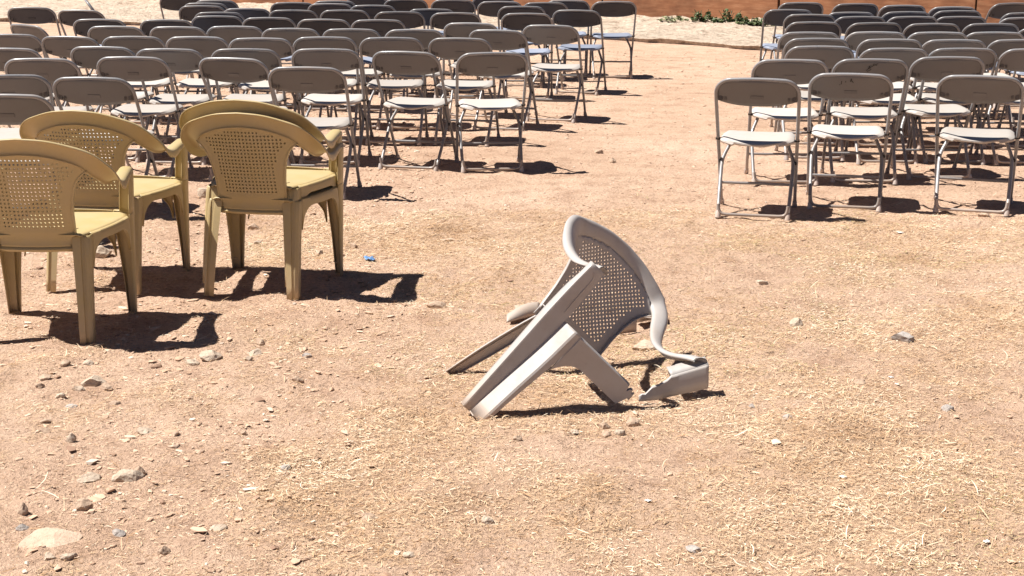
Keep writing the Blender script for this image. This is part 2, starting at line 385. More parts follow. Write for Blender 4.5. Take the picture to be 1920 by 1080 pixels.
# ---------------------------------------------------------------- folding chairs
M['pocket_shade'] = plastic('pocket_shade_plastic', (.10, .09, .085), (.1, .09, .08), .6, .3)  # dark tone imitating the shade in the backrest corners
def fold_frames():
    d = Vector((0, .48, -.77)).normalized()
    return d
TOPY, TOPZ, FY = -.06, .77, .42
def tubepos(z):
    """y of the long front tube at height z"""
    return FY + (TOPY-FY)*z/TOPZ
def make_folding(pl_seat, pl_back, tube):
    root = empty('folding_chair')
    # long inverted-U frame
    pts = []; hw_t, hw_b, rc = .218, .205, .085
    zt = TOPZ-.011; 
    def P(x, z): return Vector((x, tubepos(z)-.010*(1-(x/hw_t)**2)*(1 if z > .6 else 0), z))
    left = [P(-hw_b, .012), P(-hw_b-.004, .25), P(-hw_t+.004, .45), P(-hw_t, zt-rc-.05), P(-hw_t, zt-rc)]
    arc = [P(-hw_t+rc*(1-math.cos(a)), zt-rc+rc*.92*math.sin(a)) for a in np.linspace(.15, math.pi/2, 9)]
    mid = [P(x, zt-rc+rc*.92+.004*(1-(x/.13)**2)) for x in np.linspace(-.10, .10, 9)]
    half = left+arc; pts = half + mid + [Vector((-p.x, p.y, p.z)) for p in half[::-1]]
    m = MB(); m.tube(pts, .0097, 8); m.build('frame', tube, root, sharp=60)
    # backrest shell
    rows = []; nu, nv = 26, 8
    for j in range(nv+1):
        v = j/nv; row = []
        for i in range(nu+1):
            x = -.212 + .424*i/nu; ax = abs(x)
            if ax > hw_t-rc:
                c_ = (ax-(hw_t-rc))/rc; zt_ = zt-rc + rc*.92*math.sqrt(max(0, 1-c_*c_))
            else: zt_ = zt-rc+rc*.92+.004
            zt_ = max(zt_-.006, .64)
            zb = .606+.030*(ax/.212)**2.6
            z = zb+(zt_-zb)*v
            y = tubepos(z) + .004 - .020*(1-(ax/.212)**2)
            row.append((x, y, z))
        rows.append(row)
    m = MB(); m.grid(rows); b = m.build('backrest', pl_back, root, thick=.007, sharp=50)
    for s in (-1, 1):                                   # dark boxes standing in for shade in the hollow corners beside the tube
        m = MB(); m.box((s*.192, tubepos(.652)-.002, .652), (.020, .014, .036)); m.build('pocket_shade', M['pocket_shade'], root, smooth=False, bevel=.003)
        for q in (.170, .163):
            m = MB(); m.box((s*q, tubepos(.648)-.0105, .645), (.002, .006, .026)); m.build('rib', M['pocket_shade'], root, smooth=False)
    m = MB(); m.box((0, tubepos(.655)-.0215, .655), (.068, .0025, .022), Matrix.Rotation(R(32), 3, 'X')); m.build('stamp', pl_back, root, smooth=False, bevel=.0008)
    # seat
    rows = []; nu, nv = 22, 16
    y0, y1 = .025, .415
    for j in range(nv+1):
        v = j/nv; y = y0+(y1-y0)*v; row = []
        e = max(0, abs(2*v-1)-.35)/.65
        hw = .198*(1-.36*e**3.0) if v < .5 else .196*(1-.20*e**3)
        for i in range(nu+1):
            u = -1+2*i/nu; x = hw*u
            z = .421 - .009*(1-u*u)*(1-.4*v) + .006*math.cos(math.pi*(v-.6))
            if v < .14: z -= .010*((.14-v)/.14)**2*(1-.3*u*u)
            if abs(u) > .86: z -= .014*((abs(u)-.86)/.14)**2
            if v > .9: z -= .018*((v-.9)/.1)**2
            yy = y - (.028*(1-u*u) if v < .5 else 0)*(1-v*2) 
            row.append((x, yy, z))
        rows.append(row)
    # skirt
    ring = rows
    m = MB(); m.grid(rows)
    edge = [rows[0][i] for i in range(nu+1)] + [rows[j][nu] for j in range(1, nv+1)] + [rows[nv][i] for i in range(nu-1, -1, -1)] + [rows[j][0] for j in range(nv-1, 0, -1)]
    lo = [(x*.985, y+(.22-y)*.02, z-.009-.003*math.sin(k*.55)) for k, (x, y, z) in enumerate(edge)]
    m.grid([edge, lo], close=True)
    m.build('seat', pl_seat, root, thick=.005, sharp=40)
    # rear U leg
    hl = .188; half = [(-hl+.002, .0, .016), (-hl, .03, .05), (-hl-.004, .12, .145), (-hl-.006, .225, .262), (-hl+.004, .262, .305), (-hl+.03, .30, .36), (-hl+.045, .325, .405)]
    sp_ = [tuple(p) for p in spline(half, 14)]
    m = MB()
    for s in (1, -1): m.tube([(s*p[0], p[1], p[2]) for p in sp_], .0103, 8)
    bar = [(-hl+.002, .0, .075), (-hl+.006, -.002, .045), (-hl+.02, -.004, .025), (-hl+.05, -.005, .020)]
    bp = [tuple(p) for p in spline(bar, 8)]
    m.tube(bp + [(-p[0], p[1], p[2]) for p in bp[::-1]], .0085, 8)
    m.build('rear_legs', tube, root, sharp=60)
    m = MB(); zc = .135; m.tube([(-hw_b, tubepos(zc), zc), (-.09, tubepos(zc)-.002, zc), (0, tubepos(zc)-.003, zc+.002), (.09, tubepos(zc)-.002, zc), (hw_b, tubepos(zc), zc)], .008, 6, flat=.6)
    m.build('crossbar', tube, root, sharp=60)
    for s in (-1, 1):
        m = MB(); m.tube([(s*(hl-.002), -.006, 0), (s*(hl-.002), -.003, .014), (s*(hl-.001), .006, .034)], [.0165, .0155, .0125], 10); m.build('foot_cap', M['foot'], root, sharp=60)
        m = MB(); m.tube([(s*hw_b, tubepos(0)+.004, 0), (s*hw_b, tubepos(.03), .03)], [.015, .0125], 10); m.build('foot_cap', M['foot'], root, sharp=60)
        m = MB(); m.tube([(s*(hl+.004), .238, .272), (s*(hw_b+.004), .244, .272)], .012, 8); m.build('bracket', M['black'], root, sharp=60); m = MB(); m.tube([(s*.19, .16, .404), (s*.225, .165, .408)], .008, 8)
        m.build('bracket', M['black'], root, sharp=60)
    remember(root)
    return root

CH_B = make_folding(M['beige'], M['beige_back_shaded'], M['beige_tube'])
CH_D = make_folding(M['slate'], M['slate_back_shaded'], M['slate_tube'])
used = {'B': False, 'D': False}
ORD = ['', 'first', 'second', 'third', 'fourth', 'fifth', 'sixth', 'seventh', 'eighth', 'ninth', 'tenth', 'eleventh', 'twelfth', 'thirteenth', 'fourteenth']
def put_chair(px, py, kind, yaw, label, group, roll=0):
    src = CH_B if kind == 'B' else CH_D
    if not used[kind]: o = src; used[kind] = True
    else: o = copy_tree(src)
    p = at(px, py, TOPZ)
    a = R(-yaw)                                   # yaw>0: faces to the right
    off = Vector((-math.sin(a)*TOPY, math.cos(a)*TOPY, 0))
    o.location = (p.x-off.x, p.y-off.y, 0); o.rotation_euler = (0, 0, a); o.scale = (1, 1, 1)
    tag(o, label, 'folding chair', group)
    return o
# rows: (px centre of the back's top edge, py of its top, kind, yaw)
LEFT = [
 ('nearest', [(4, 174, 'B', 0), (167, 142, 'B', 6), (571, 123, 'B', 5)]),
 ('second', [(10, 138, 'B', -12), (72, 107, 'B', 0), (243, 104, 'B', 4), (430, 106, 'B', 14), (756, 94, 'B', 14), (924, 96, 'B', -5)]),
 ('third', [(8, 88, 'B', 2), (187, 85, 'B', 9), (313, 89, 'B', 3), (457, 89, 'B', 3), (608, 89, 'B', 3), (860, 69, 'B', 9)]),
 ('fourth', [(15, 62, 'B', 3), (125, 66, 'B', 12), (246, 66, 'B', 2), (366, 66.5, 'B', 2), (486, 69, 'B', 2), (607, 67, 'B', 1), (732, 68, 'B', 2), (930, 54, 'B', 13), (1030, 45, 'B', 15)]),
 ('fifth', [(44, 44, 'B', 38), (213, 47, 'B', 3), (330, 48, 'B', 2), (438, 47, 'B', 1), (543, 51, 'B', 2), (657, 52, 'B', 1), (776, 53, 'B', 1), (881, 41, 'B', 8)]),
 ('sixth', [(183, 34, 'D', 3), (310, 35, 'D', 2), (405, 28, 'D', 2), (502, 31, 'D', 1), (605, 34, 'D', 2), (708, 35, 'D', 1), (853, 22, 'D', 3), (987, 23, 'D', 3), (1080, 17, 'D', 13)]),
 ('seventh', [(55, 12, 'D', 0), (147, 17, 'D', 12), (409, 21, 'D', 1), (461, 14, 'D', 0), (548, 17, 'D', 1), (645, 17, 'D', 1), (748, 20, 'D', 0), (808, 15, 'D', 1), (978, 10, 'D', 2)]),
 ('eighth', [(377, 9, 'D', 1), (618, 5, 'D', 1), (698, 8, 'D', 0), (849, -2, 'D', 2), (937, 1, 'D', 2), (1022, 3, 'D', 1), (1152, 1, 'D', -2)]),
 ('farthest', [(160, -2, 'B', 72), (336, -9, 'D', 2), (403, -1, 'D', 3), (383, 4, 'D', 0), (548, 3, 'D', 0), (626, 0, 'D', 1), (688, -7, 'D', 2), (760, -3, 'D', 0), (925, -8, 'D', 0), (1064, -1, 'D', 1)]),
]
RIGHT = [
 ('nearest', [(1420, 144, 'B', 13), (1597, 135, 'B', 12), (1840, 139, 'B', 18)]),
 ('second', [(1484, 109, 'B', 5), (1636, 108, 'B', 5), (1782, 104, 'B', 1), (1945, 89, 'B', 2)]),
 ('third', [(1540, 84, 'B', 2), (1680, 88, 'B', 3), (1809, 88, 'B', 1)]),
 ('fourth', [(1534, 69.5, 'B', 3), (1672, 71, 'B', 3), (1792, 72, 'B', 3), (1917, 72, 'B', 4)]),
 ('fifth', [(1520, 58, 'B', 4), (1645, 57.5, 'B', 2), (1761, 58, 'B', 2), (1868, 58, 'B', 3)]),
 ('sixth', [(1528, 39, 'D', 0), (1643, 40.5, 'D', 0), (1751, 42, 'D', 0), (1862, 42, 'D', 1), (1965, 50, 'D', 0)]),
 ('seventh', [(1520, 25, 'D', 7), (1615, 29, 'D', 0), (1714, 29, 'D', 0), (1804, 29, 'D', 0), (1925, 31, 'D', 0)]),
 ('eighth', [(1480, 16, 'D', 4), (1597, 21, 'D', 0), (1702, 20, 'D', 0), (1798, 18, 'D', 1), (1928, 22, 'D', 0)]),
 ('farthest', [(1504, 3, 'D', 0), (1607, 5, 'D', 0), (1695, 8, 'D', 0), (1789, 11, 'D', 0), (1900, 4, 'D', -14)]),
]
SPECIAL = {(4, 174): 'beige folding chair cut by the left edge, just beyond the mustard armchairs',
 (167, 142): 'beige folding chair standing right behind the middle mustard armchair',
 (571, 123): 'beige folding chair nearest the stacked mustard armchairs, on their far right',
 (10, 138): 'pale-backed folding chair turned left behind the chair at the left edge',
 (756, 94): 'turned beige folding chair in front of the aisle-end chair of the left block',
 (924, 96): 'beige folding chair facing straight ahead, last before the open aisle in the left block',
 (44, 44): 'small-looking beige folding chair turned sharply right near the left edge',
 (160, -2): 'pale folding chair turned side-on at the very back left',
 (1152, 1): 'charcoal folding chair standing alone at the aisle end of the far left block',
 (1420, 144): 'beige folding chair at the aisle corner of the nearest right-hand row',
 (1597, 135): 'beige folding chair with dark scuffs on its back, second in the nearest right row',
 (1840, 139): 'beige folding chair at the right edge of the nearest right-hand row',
 (1636, 108): 'beige folding chair with a black ink scribble on its backrest',
 (1480, 16): 'charcoal folding chair at the aisle corner of the far right block, seat showing',
 (1900, 4): 'charcoal folding chair turned left at the far right by the orange boards'}
chair_at = {}
for block, rows_ in (('left', LEFT), ('right', RIGHT)):
    for rn, lst in rows_:
        lst = sorted(lst, key=lambda t: t[0])
        for i, (px, py, k, yaw) in enumerate(lst):
            colr = 'beige' if k == 'B' else 'charcoal'
            lab = SPECIAL.get((px, py)) or f'{colr} folding chair, {ORD[i+1]} from the left in the {rn} row of the {block} block'
            chair_at[(px, py)] = put_chair(px, py, k, yaw + (random.uniform(-2.5, 2.5) if rn not in ('nearest', 'second') else 0), lab, f'folding chairs in rows, {block} block')

# ink scribble and scuffs on two backrests (flat marks of ink lying on the plastic)
def back_mark(key, strokes, w, name):
    o = chair_at[key]; m = MB()
    for st in strokes:
        for (x0, z0), (x1, z1) in zip(st[:-1], st[1:]):
            d = Vector((x1-x0, 0, z1-z0)); n = Vector((-d.z, 0, d.x)).normalized()*w
            def Q(x, z): return Vector((x, tubepos(z)-.0042-.020*(1-(x/.212)**2), z))
            m.add([Q(x0-n.x, z0-n.z), Q(x1-n.x, z1-n.z), Q(x1+n.x, z1+n.z), Q(x0+n.x, z0+n.z)], [(0, 1, 2, 3)])
    b = m.build(name, M['black'], o, smooth=False)
back_mark((1636, 108), [[(-.03, .69), (-.015, .705), (.01, .722), (.035, .735)], [(-.02, .70), (-.012, .72), (-.008, .70)], [(.005, .715), (.012, .735)], [(-.025, .685), (-.01, .69), (.0, .70)], [(.02, .725), (.03, .722)]], .0016, 'ink_scribble')
back_mark((1597, 135), [[(-.052, .70), (-.05, .72)], [(-.06, .695), (-.058, .70)], [(-.005, .715), (.0, .735), (.004, .715)], [(-.03, .712), (-.028, .72)], [(.006, .72), (.012, .71)]], .002, 'scuff_marks')

# ---------------------------------------------------------------- moulded armchairs
def surf_y(x, z): return -.188 - .29*(z-.41) + .95*x*x
def rim_stations(top_in=.744, n=61, armz=.0):
    """half rim (x>=0): inner edge point, across dir a, normal n, width, lip"""
    pts = [  # x, y, z, a(x,y,z), width, lip
     (0, 0, top_in, 0, -.30, .95, .064, .012),
     (.08, 0, top_in-.007, .10, -.30, .95, .064, .012),
     (.15, 0, top_in-.027, .30, -.28, .90, .066, .013),
     (.198, 0, top_in-.050, .50, -.22, .80, .070, .015),
     (.228, -.185, .655+armz, .72, -.12, .62, .072, .018),
     (.240, -.12, .625+armz, .88, -.02, .40, .068, .022),
     (.243, -.04, .598+armz, .98, 0, .18, .060, .027),
     (.240, .05, .588+armz, 1, 0, .05, .054, .024),
     (.236, .13, .595+armz, 1, 0, .0, .050, .013),
     (.232, .20, .602+armz*1.4, 1, 0, .0, .048, .008),
     (.230, .238, .606+armz*1.5, 1, 0, .0, .048, .006)]
    P = []
    for p in pts:
        p = list(p)
        if p[1] == 0 and p[0] < .2: p[1] = surf_y(p[0], p[2])
        P.append(p)
    sp_ = spline(P, n); out = []
    for i, s in enumerate(sp_):
        pos = Vector(s[:3]); a = Vector(s[3:6]).normalized()
        t = Vector(sp_[min(i+1, n-1)][:3])-Vector(sp_[max(i-1, 0)][:3])
        if i == 0: t = Vector((1, 0, 0))
        t.normalize(); a = (a - t*a.dot(t)).normalized(); nn = t.cross(a)*-1
        if nn.y < 0 and i < 5: nn = -nn
        if i >= 5 and nn.dot(out[-1][2]) < 0: nn = -nn
        out.append((pos, a, nn, s[6], s[7]))
    return out
def rim_rows(st, mir=1):
    rows = []
    for pos, a, n, w, lip in st:
        prof = [(-.002, -.008), (-.001, -.003), (.004, .001), (w*.33, .0035), (w*.66, .0035), (w*.9, .001), (w*1.0, -.004), (w*1.03, -.010), (w*1.04, -.006-lip*.7), (w*1.03, -.006-lip)]
        r = [pos+a*u+n*v for u, v in prof]
        rows.append([Vector((mir*p.x, p.y, p.z)) for p in r])
    return rows
def rim_loops(st, mir=1, TH=.0035):
    rows = []
    for pos, a, n, w, lip in st:
        prof = [(-.002, -.010), (-.001, -.003), (.004, .001), (w*.2, .003), (w*.4, .004), (w*.6, .004), (w*.8, .0025), (w*.93, -.001), (w*1.0, -.006), (w*1.03, -.012), (w*1.04, -.008-lip*.6), (w*1.035, -.008-lip)]
        o_, i_ = [], []
        for k, (u, v) in enumerate(prof):
            a0 = prof[max(k-1, 0)]; a1 = prof[min(k+1, len(prof)-1)]; d = Vector((a1[0]-a0[0], a1[1]-a0[1])).normalized(); nn = Vector((-d.y, d.x))*TH*.5
            o_.append(pos+a*(u+nn.x)+n*(v+nn.y)); i_.append(pos+a*(u-nn.x)+n*(v-nn.y))
        r = o_+i_[::-1]
        rows.append([Vector((mir*p.x, p.y, p.z)) for p in r])
    return rows
def make_armchair(name, mat, style, broken=False, armz=0.0, stepd=.018, slots=True):
    root = empty(name)
    TH = .0035
    st = rim_stations(n=61, armz=armz); cut = 27
    if broken: st = [(p-a*.004, a, n, w*(.82+.18*min(1, max(0, (k-10)/18))), l*.55) for k, (p, a, n, w, l) in enumerate(st)]
    side = [(.372, .149), (.395, .150), (.43, .151), (.50, .153), (.56, .161), (.60, .171), (.63, .184), (.652, .200), (.668, .222), (.70, .24), (.80, .24)]
    zs_, ws_ = zip(*side)
    def half_w(z): return float(np.interp(z, zs_, ws_))
    rx = [p[0].x for p in st[:cut+2]]; rz = [p[0].z for p in st[:cut+2]]
    def z_top(x): return float(np.interp(abs(x), rx, rz))
    # --- perforated panel
    gp = .0094 if style == 'diag' else .00775
    hs = .0066/2 if style == 'diag' else .0066/2
    ni = int(.25/gp); zb = .372; nj = int((.76-zb)/gp)+1
    def inside(x, z, mrg=0.0): return z >= zb+mrg-1e-9 and z <= z_top(x)-mrg and abs(x) <= half_w(z)-mrg
    bm = bmesh.new(); vd = {}
    def snap(x, z):
        if inside(x, z): return x, z
        s = 1 if x >= 0 else -1; x_, z_ = abs(x), z
        z_ = max(z_, zb)
        best = None
        for k in range(61):                              # nearest point on the outline
            zz = zb+(.668-zb)*k/60
            d = (half_w(zz)-x_)**2+(zz-z_)**2
            if best is None or d < best[0]: best = (d, half_w(zz), zz)
        for k in range(61):
            xx = .232*k/60; d = (xx-x_)**2+(z_top(xx)-z_)**2
            if d < best[0]: best = (d, xx, z_top(xx))
        return s*best[1], best[2]
    pm = .017 if broken else .028
    def perf_zone(x, z): return (.436 if broken else .434) < z < z_top(x)-(.008 if broken else .011) and abs(x) < half_w(z)-pm and abs(x) < .195
    def V(i, j):
        if (i, j) not in vd:
            x, z = i*gp, zb+j*gp
            x, z = snap(x, z)
            y = surf_y(x, z) + (.0022 if perf_zone(x, z) else 0)
            y -= .012*max(0, (.415-z)/.043)**2 if z < .415 else 0
            vd[(i, j)] = bm.verts.new((x, y, z))
        return vd[(i, j)]
    for i in range(-ni, ni):
        for j in range(nj):
            cx, cz = (i+.5)*gp, zb+(j+.5)*gp
            if not inside(cx, cz): continue
            c4 = [V(i, j), V(i+1, j), V(i+1, j+1), V(i, j+1)]
            if style == 'diag': hole = (i+j) % 2 == 0
            else: hole = (i % 2 == 0 and j % 2 == 0)
            hole = hole and perf_zone(cx-gp, cz-gp) and perf_zone(cx+gp, cz+gp) and perf_zone(cx+gp, cz-gp) and perf_zone(cx-gp, cz+gp)
            try:
                if not hole: bm.faces.new(c4); continue
            except ValueError: continue
            ring = []
            for k in range(8):
                a = math.pi*(k+.5)/4 + math.pi   # start lower left
                x, z = cx+hs*1.06*math.cos(a), cz+hs*1.06*math.sin(a)
                ring.append(bm.verts.new((x, surf_y(x, z)+.0022, z)))
            # corners order: LL, LR, UR, UL ; ring k: 0,1 -> LL side going ccw
            for q in range(4):
                bm.faces.new([c4[q], ring[(2*q+1) % 8], ring[2*q]][::-1])
                bm.faces.new([c4[q], c4[(q+1) % 4], ring[(2*q+2) % 8], ring[(2*q+1) % 8]])
    bmesh.ops.dissolve_degenerate(bm, dist=1e-5, edges=bm.edges)
    me = bpy.data.meshes.new('backrest'); bm.to_mesh(me); bm.free()
    mb = MB(); mb.v = [tuple(v.co) for v in me.vertices]; mb.f = [tuple(p.vertices) for p in me.polygons]; mb.m = [0]*len(mb.f)
    bpy.data.meshes.remove(me)
    for s in (-1, 1):                                   # flange round the panel's sides
        zz = np.linspace(.40, .668, 24); e = []
        e0 = [Vector((s*(half_w(z)-.005), surf_y(half_w(z)-.005, z)-.001, z)) for z in zz]
        e1 = [p+Vector((s*.0065, .002, 0)) for p in e0]; e2 = [p+Vector((s*.006, .018, 0)) for p in e0]
        mb.grid([e0, e1, e2])
    # lower rolled lip
    e0 = [Vector((x, surf_y(x, zb)-.012, zb)) for x in np.linspace(-.148, .148, 20)]
    if not broken: mb.grid([e0, [p+Vector((0, -.004, -.010)) for p in e0], [p+Vector((0, .004, -.018)) for p in e0], [p+Vector((0, .02, -.018)) for p in e0]])
    bk = mb.build('backrest', mat, root, thick=TH, sharp=38)
    # --- top rim and arms: one continuous band split at the shoulders
    stA = [(p, a, n, w*((1-.30*min(1, max(0, k-cut)/12)) if broken else 1), l) for k, (p, a, n, w, l) in enumerate(st)]
    stB = st
    if broken:                                           # the fallen arm has been pressed in towards the back
        stB = []
        for k, (p, a, n, w, l) in enumerate(st):
            q = math.sin(math.pi*(k-17)/(len(st)-1-17)) if k > 17 else 0
            th = R(38)*min(1, max(0, (k-38)/16))
            stB.append((p+Vector((-.040*q, 0, -.022*q)), a*math.cos(th)+n*math.sin(th), n*math.cos(th)-a*math.sin(th), w*(1-.28*q), l*(1-.3*q)))
    full = rim_loops(stB, -1)[::-1] + rim_loops(stA[1:], 1)
    nl = len(full[0]); N0 = len(st)-1
    m = MB(); m.grid(full, close=True); tmp = mesh_np('tmp', m.v, m.f); tmp.data.calc_loop_triangles()
    nrmls = np.array([v.normal[:] for v in tmp.data.vertices]); td = tmp.data; bpy.data.objects.remove(tmp); bpy.data.meshes.remove(td)
    for nm, r0, r1 in (('armrest', 0, N0-cut), ('top_rim', N0-cut, N0+cut), ('armrest', N0+cut, 2*N0)):
        m = MB(); m.grid(full[r0:r1+1], close=True)
        ncap = nrmls[r0*nl:(r1+1)*nl]
        if nm == 'armrest':
            tip = 0 if r0 == 0 else (r1-r0); b0 = tip*nl; h = nl//2
            for k in range(h-1): m.f.append((b0+k, b0+k+1, b0+nl-2-k, b0+nl-1-k)); m.m.append(0)
        o = mesh_np(nm, m.v, m.f, mat, False, root); me = o.data
        me.polygons.foreach_set('use_smooth', [True]*len(me.polygons))
        me.normals_split_custom_set_from_vertices([tuple(v) for v in ncap])
    ztop = .602+armz*1.5
    # --- front legs: z, X corner, Y corner, side plate s, front plate f, inner strip g
    prof = [(0, .262, .245, .034, .027, .010), (.14, .266, .243, .044, .034, .016), (.30, .272, .240, .058, .046, .026), (.40, .276, .238, .068, .054, .032), (.43, .277, .238, .070, .054, .032)]
    up = [(.43, .277, .238, .078, .056), (.50, .279, .238, .070, .054), (.56, .281, .240, .066, .052), (ztop-.006, .2815, .243, .064, .052)]
    slx = 0.0
    if broken:
        slx = .034
        prof = [(0, .268, .238, .036, .028, .012), (.14, .274, .238, .042, .042, .016), (.30, .281, .238, .048, .060, .022), (.40, .286, .238, .050, .068, .024), (.431, .287, .238, .050, .070, .024)]
        up = [(.431, .287, .238, .050, .070), (.52, .289, .238, .046, .066), (.58, .290, .241, .034, .060), (ztop-.006, .2905, .244, .036, .052)]
    for s in (-1, 1):
        if broken and s == -1: continue
        m = MB(); rows = []
        for z, X_, Y_, sd_, f, g_ in spline(prof, 12):
            rows.append([(s*(X_-.004), Y_-sd_, z), (s*X_, Y_-sd_*.5, z), (s*X_, Y_-.008, z), (s*(X_-.003), Y_-.002, z), (s*(X_-.010), Y_, z), (s*(X_-f), Y_, z),
                         (s*(X_-f-slx*.9), Y_+stepd, z), (s*(X_-f-slx-.003), Y_+stepd+.003, z), (s*(X_-f-slx-g_), Y_+stepd+.003, z), (s*(X_-f-slx-g_), Y_+stepd-.014, z)])
        m.grid(rows)
        z, X_, Y_, sd_, f, g_ = spline(prof, 12)[-1]
        m.add([(s*(X_-f), Y_, z), (s*(X_-f-slx), Y_+stepd, z), (s*(X_-f-slx-g_), Y_+stepd, z), (s*(X_-f-slx-g_), Y_, z)], [(0, 1, 2, 3)])
        rows = []
        for z, X_, Y_, sd_, f in spline(up, 9):
            rows.append([(s*(X_-.004), Y_-sd_, z), (s*X_, Y_-sd_*.5, z), (s*X_, Y_-.008, z), (s*(X_-.003), Y_-.002, z), (s*(X_-.010), Y_, z), (s*(X_-f), Y_, z), (s*(X_-f-.001), Y_-.014, z)])
        m.grid(rows)
        m.build('front_leg', mat, root, thick=TH, sharp=18)
        if broken:                                       # moulded bead near the top of the post
            bd = [(s*(.290-.070+.020), .2405, .45), (s*(.290-.062+.018), .2415, .52), (s*(.290-.056+.016), .2440, .585), (s*(.290-.050+.018), .2455, .603), (s*(.290-.040+.018), .2455, .610)]
            m = MB(); m.tube([tuple(p) for p in spline(bd, 14)], .0013, 6); m.build('bead', mat, root)
        m = MB()                                         # foot sole
        z, X_, Y_, sd_, f, g_ = prof[0]
        m.add([(s*X_, Y_-sd_, .003), (s*X_, Y_, .003), (s*(X_-f), Y_, .003), (s*(X_-f), Y_+stepd, .003), (s*(X_-f-g_), Y_+stepd, .003), (s*(X_-f-g_), Y_-.012, .003), (s*(X_-.012), Y_-sd_, .003)], [(0, 1, 2, 3, 4, 5, 6)])
        m.build('sole', mat, root, thick=.003, smooth=False)
    # --- front apron with arch
    x1 = .188
    m = MB(); rows = []
    xr = np.linspace(-x1, x1, 41)
    if broken: xr = np.linspace(-.125, x1-.027, 40)
    for x in xr:
        ax = abs(x); c_ = max(0, (ax-.075)/(x1-.075)); zb_ = .352 - ((.20 if broken else .115)*(1-math.sqrt(max(0, 1-c_*c_))) if c_ > 0 else 0)
        zt_ = .428+.006*(1-(x/x1)**2)
        if broken: zt_ = .431
        yy = .241+stepd-.006*(ax/x1)**2*0
        if broken and x < -.03: zb_ = .352
        if broken and x < -.095: zb_ += .06*(-.095-x)/.03*random.uniform(.3, 1.0); zt_ -= .02*random.random()
        rows.append([(x, yy-.012, zb_+.002), (x, yy, zb_), (x, yy, (zb_+zt_)/2), (x, yy, zt_-.006), (x, yy-.008, zt_)])
    m.grid(rows); m.build('front_apron', mat, root, thick=TH, sharp=40)
    # --- rear legs
    profr = [(0, .212, -.252, .046, .034), (.15, .209, -.228, .050, .038), (.30, .206, -.198, .058, .042), (.385, .205, -.178, .064, .048), (.412, .201, -.168, .060, .045)]
    if broken: profr = [(0, .205, -.250, .050, .018), (.15, .180, -.228, .068, .020), (.30, .150, -.198, .070, .020), (.385, .130, -.178, .060, .02), (.412, .125, -.168, .05, .02)]
    for s in (-1, 1):
        if broken and s == -1: continue
        m = MB(); rows = []
        for z, X_, Y_, bw, sw in spline(profr, 12):
            if broken: bw *= .8
            rows.append([(s*(X_-bw+.006), Y_+.012, z), (s*(X_-bw), Y_, z), (s*(X_-bw*.55), Y_-.001, z), (s*(X_-bw*.5), Y_+.004, z), (s*(X_-bw*.28), Y_+.004, z), (s*(X_-bw*.24), Y_-.001, z), (s*(X_-.008), Y_, z), (s*X_, Y_+.008, z), (s*(X_+.002), Y_+sw, z)])
        m.grid(rows); m.build('rear_leg', mat, root, thick=TH, sharp=30)
        m = MB(); z, X_, Y_, bw, sw = profr[0]
        m.add([(s*X_, Y_, .003), (s*(X_-bw), Y_, .003), (s*(X_-bw*.5), Y_+sw*.6, .003), (s*X_, Y_+sw, .003)], [(0, 1, 2, 3)]); m.build('sole', mat, root, thick=.003, smooth=False)
    # --- side aprons
    for s in (-1, 1):
        if broken and s == -1: continue
        m = MB(); rows = []
        if broken: continue
        A0 = Vector((.203, -.125, 0)); A1 = Vector((.273, .163, 0))
        for t in np.linspace(0, 1, 30):
            p = A0.lerp(A1, t); bow = .012*math.sin(math.pi*t); p.x += bow
            c0 = max(0, (.26-t)/.26); c1 = max(0, (t-.76)/.24)
            zb_ = .380 - .10*(1-math.sqrt(max(0, 1-c0**2))) - .10*(1-math.sqrt(max(0, 1-c1**2))) + .004*t
            zt_ = .416+.006*t
            rows.append([(s*(p.x-.010), p.y, zb_+.001), (s*p.x, p.y, zb_), (s*(p.x+.001), p.y, (zb_+zt_)/2), (s*(p.x-.002), p.y, zt_-.006), (s*(p.x-.010), p.y, zt_)])
        m.grid(rows); m.build('side_apron', mat, root, thick=TH, sharp=40)
    # --- rear apron
    m = MB(); m.grid([[(x, -.172, z) for x in np.linspace(-.14, .14, 9)] for z in (.378, .366, .352)])
    if not broken: m.build('rear_apron', mat, root, thick=TH)
    # --- seat
    m = MB(); rows = []
    nv, nu = 24, 24
    for j in range(nv+1):
        v = j/nv; y = -.185+(.44)*v
        hw = .175+(.263-.175)*min(1, (v/.8))**.9 + .008*math.sin(math.pi*v)
        if v > .8: hw = .263-.04*((v-.8)/.2)**2
        row = []
        for i in range(nu+1):
            u = -1+2*i/nu; x = hw*u
            z = .418 + .006*v - .012*(1-u**2)*math.sin(math.pi*min(1, v*1.1))
            if abs(u) > .9: z -= .006*((abs(u)-.9)/.1)**2
            if v > .93: z -= .006*((v-.93)/.07)**2
            row.append((x, y, z))
        rows.append(row)
    if not broken: m.grid(rows)
    else:
        b0 = len(m.v); n = nu+1
        for r in rows: m.v += r
        for j in range(nv):
            for i in range(nu):
                x = rows[j][i][0]; jag = .055+.03*math.sin(j*1.7)+.03*math.sin(j*.6+1)
                if jag < x < .20 and 7 < j < 22:
                    a = b0+j*n+i; m.f.append((a, a+1, a+1+n, a+n)); m.m.append(0)
    m.build('seat', mat, root, thick=TH, sharp=50)
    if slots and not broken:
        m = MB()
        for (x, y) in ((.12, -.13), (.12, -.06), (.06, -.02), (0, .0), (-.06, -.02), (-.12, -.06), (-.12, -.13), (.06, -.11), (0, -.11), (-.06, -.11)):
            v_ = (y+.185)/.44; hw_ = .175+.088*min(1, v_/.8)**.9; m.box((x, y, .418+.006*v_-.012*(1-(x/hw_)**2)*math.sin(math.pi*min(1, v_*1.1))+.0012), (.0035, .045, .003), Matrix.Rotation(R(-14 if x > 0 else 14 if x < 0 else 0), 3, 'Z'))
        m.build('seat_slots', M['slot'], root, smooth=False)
    remember(root); return root
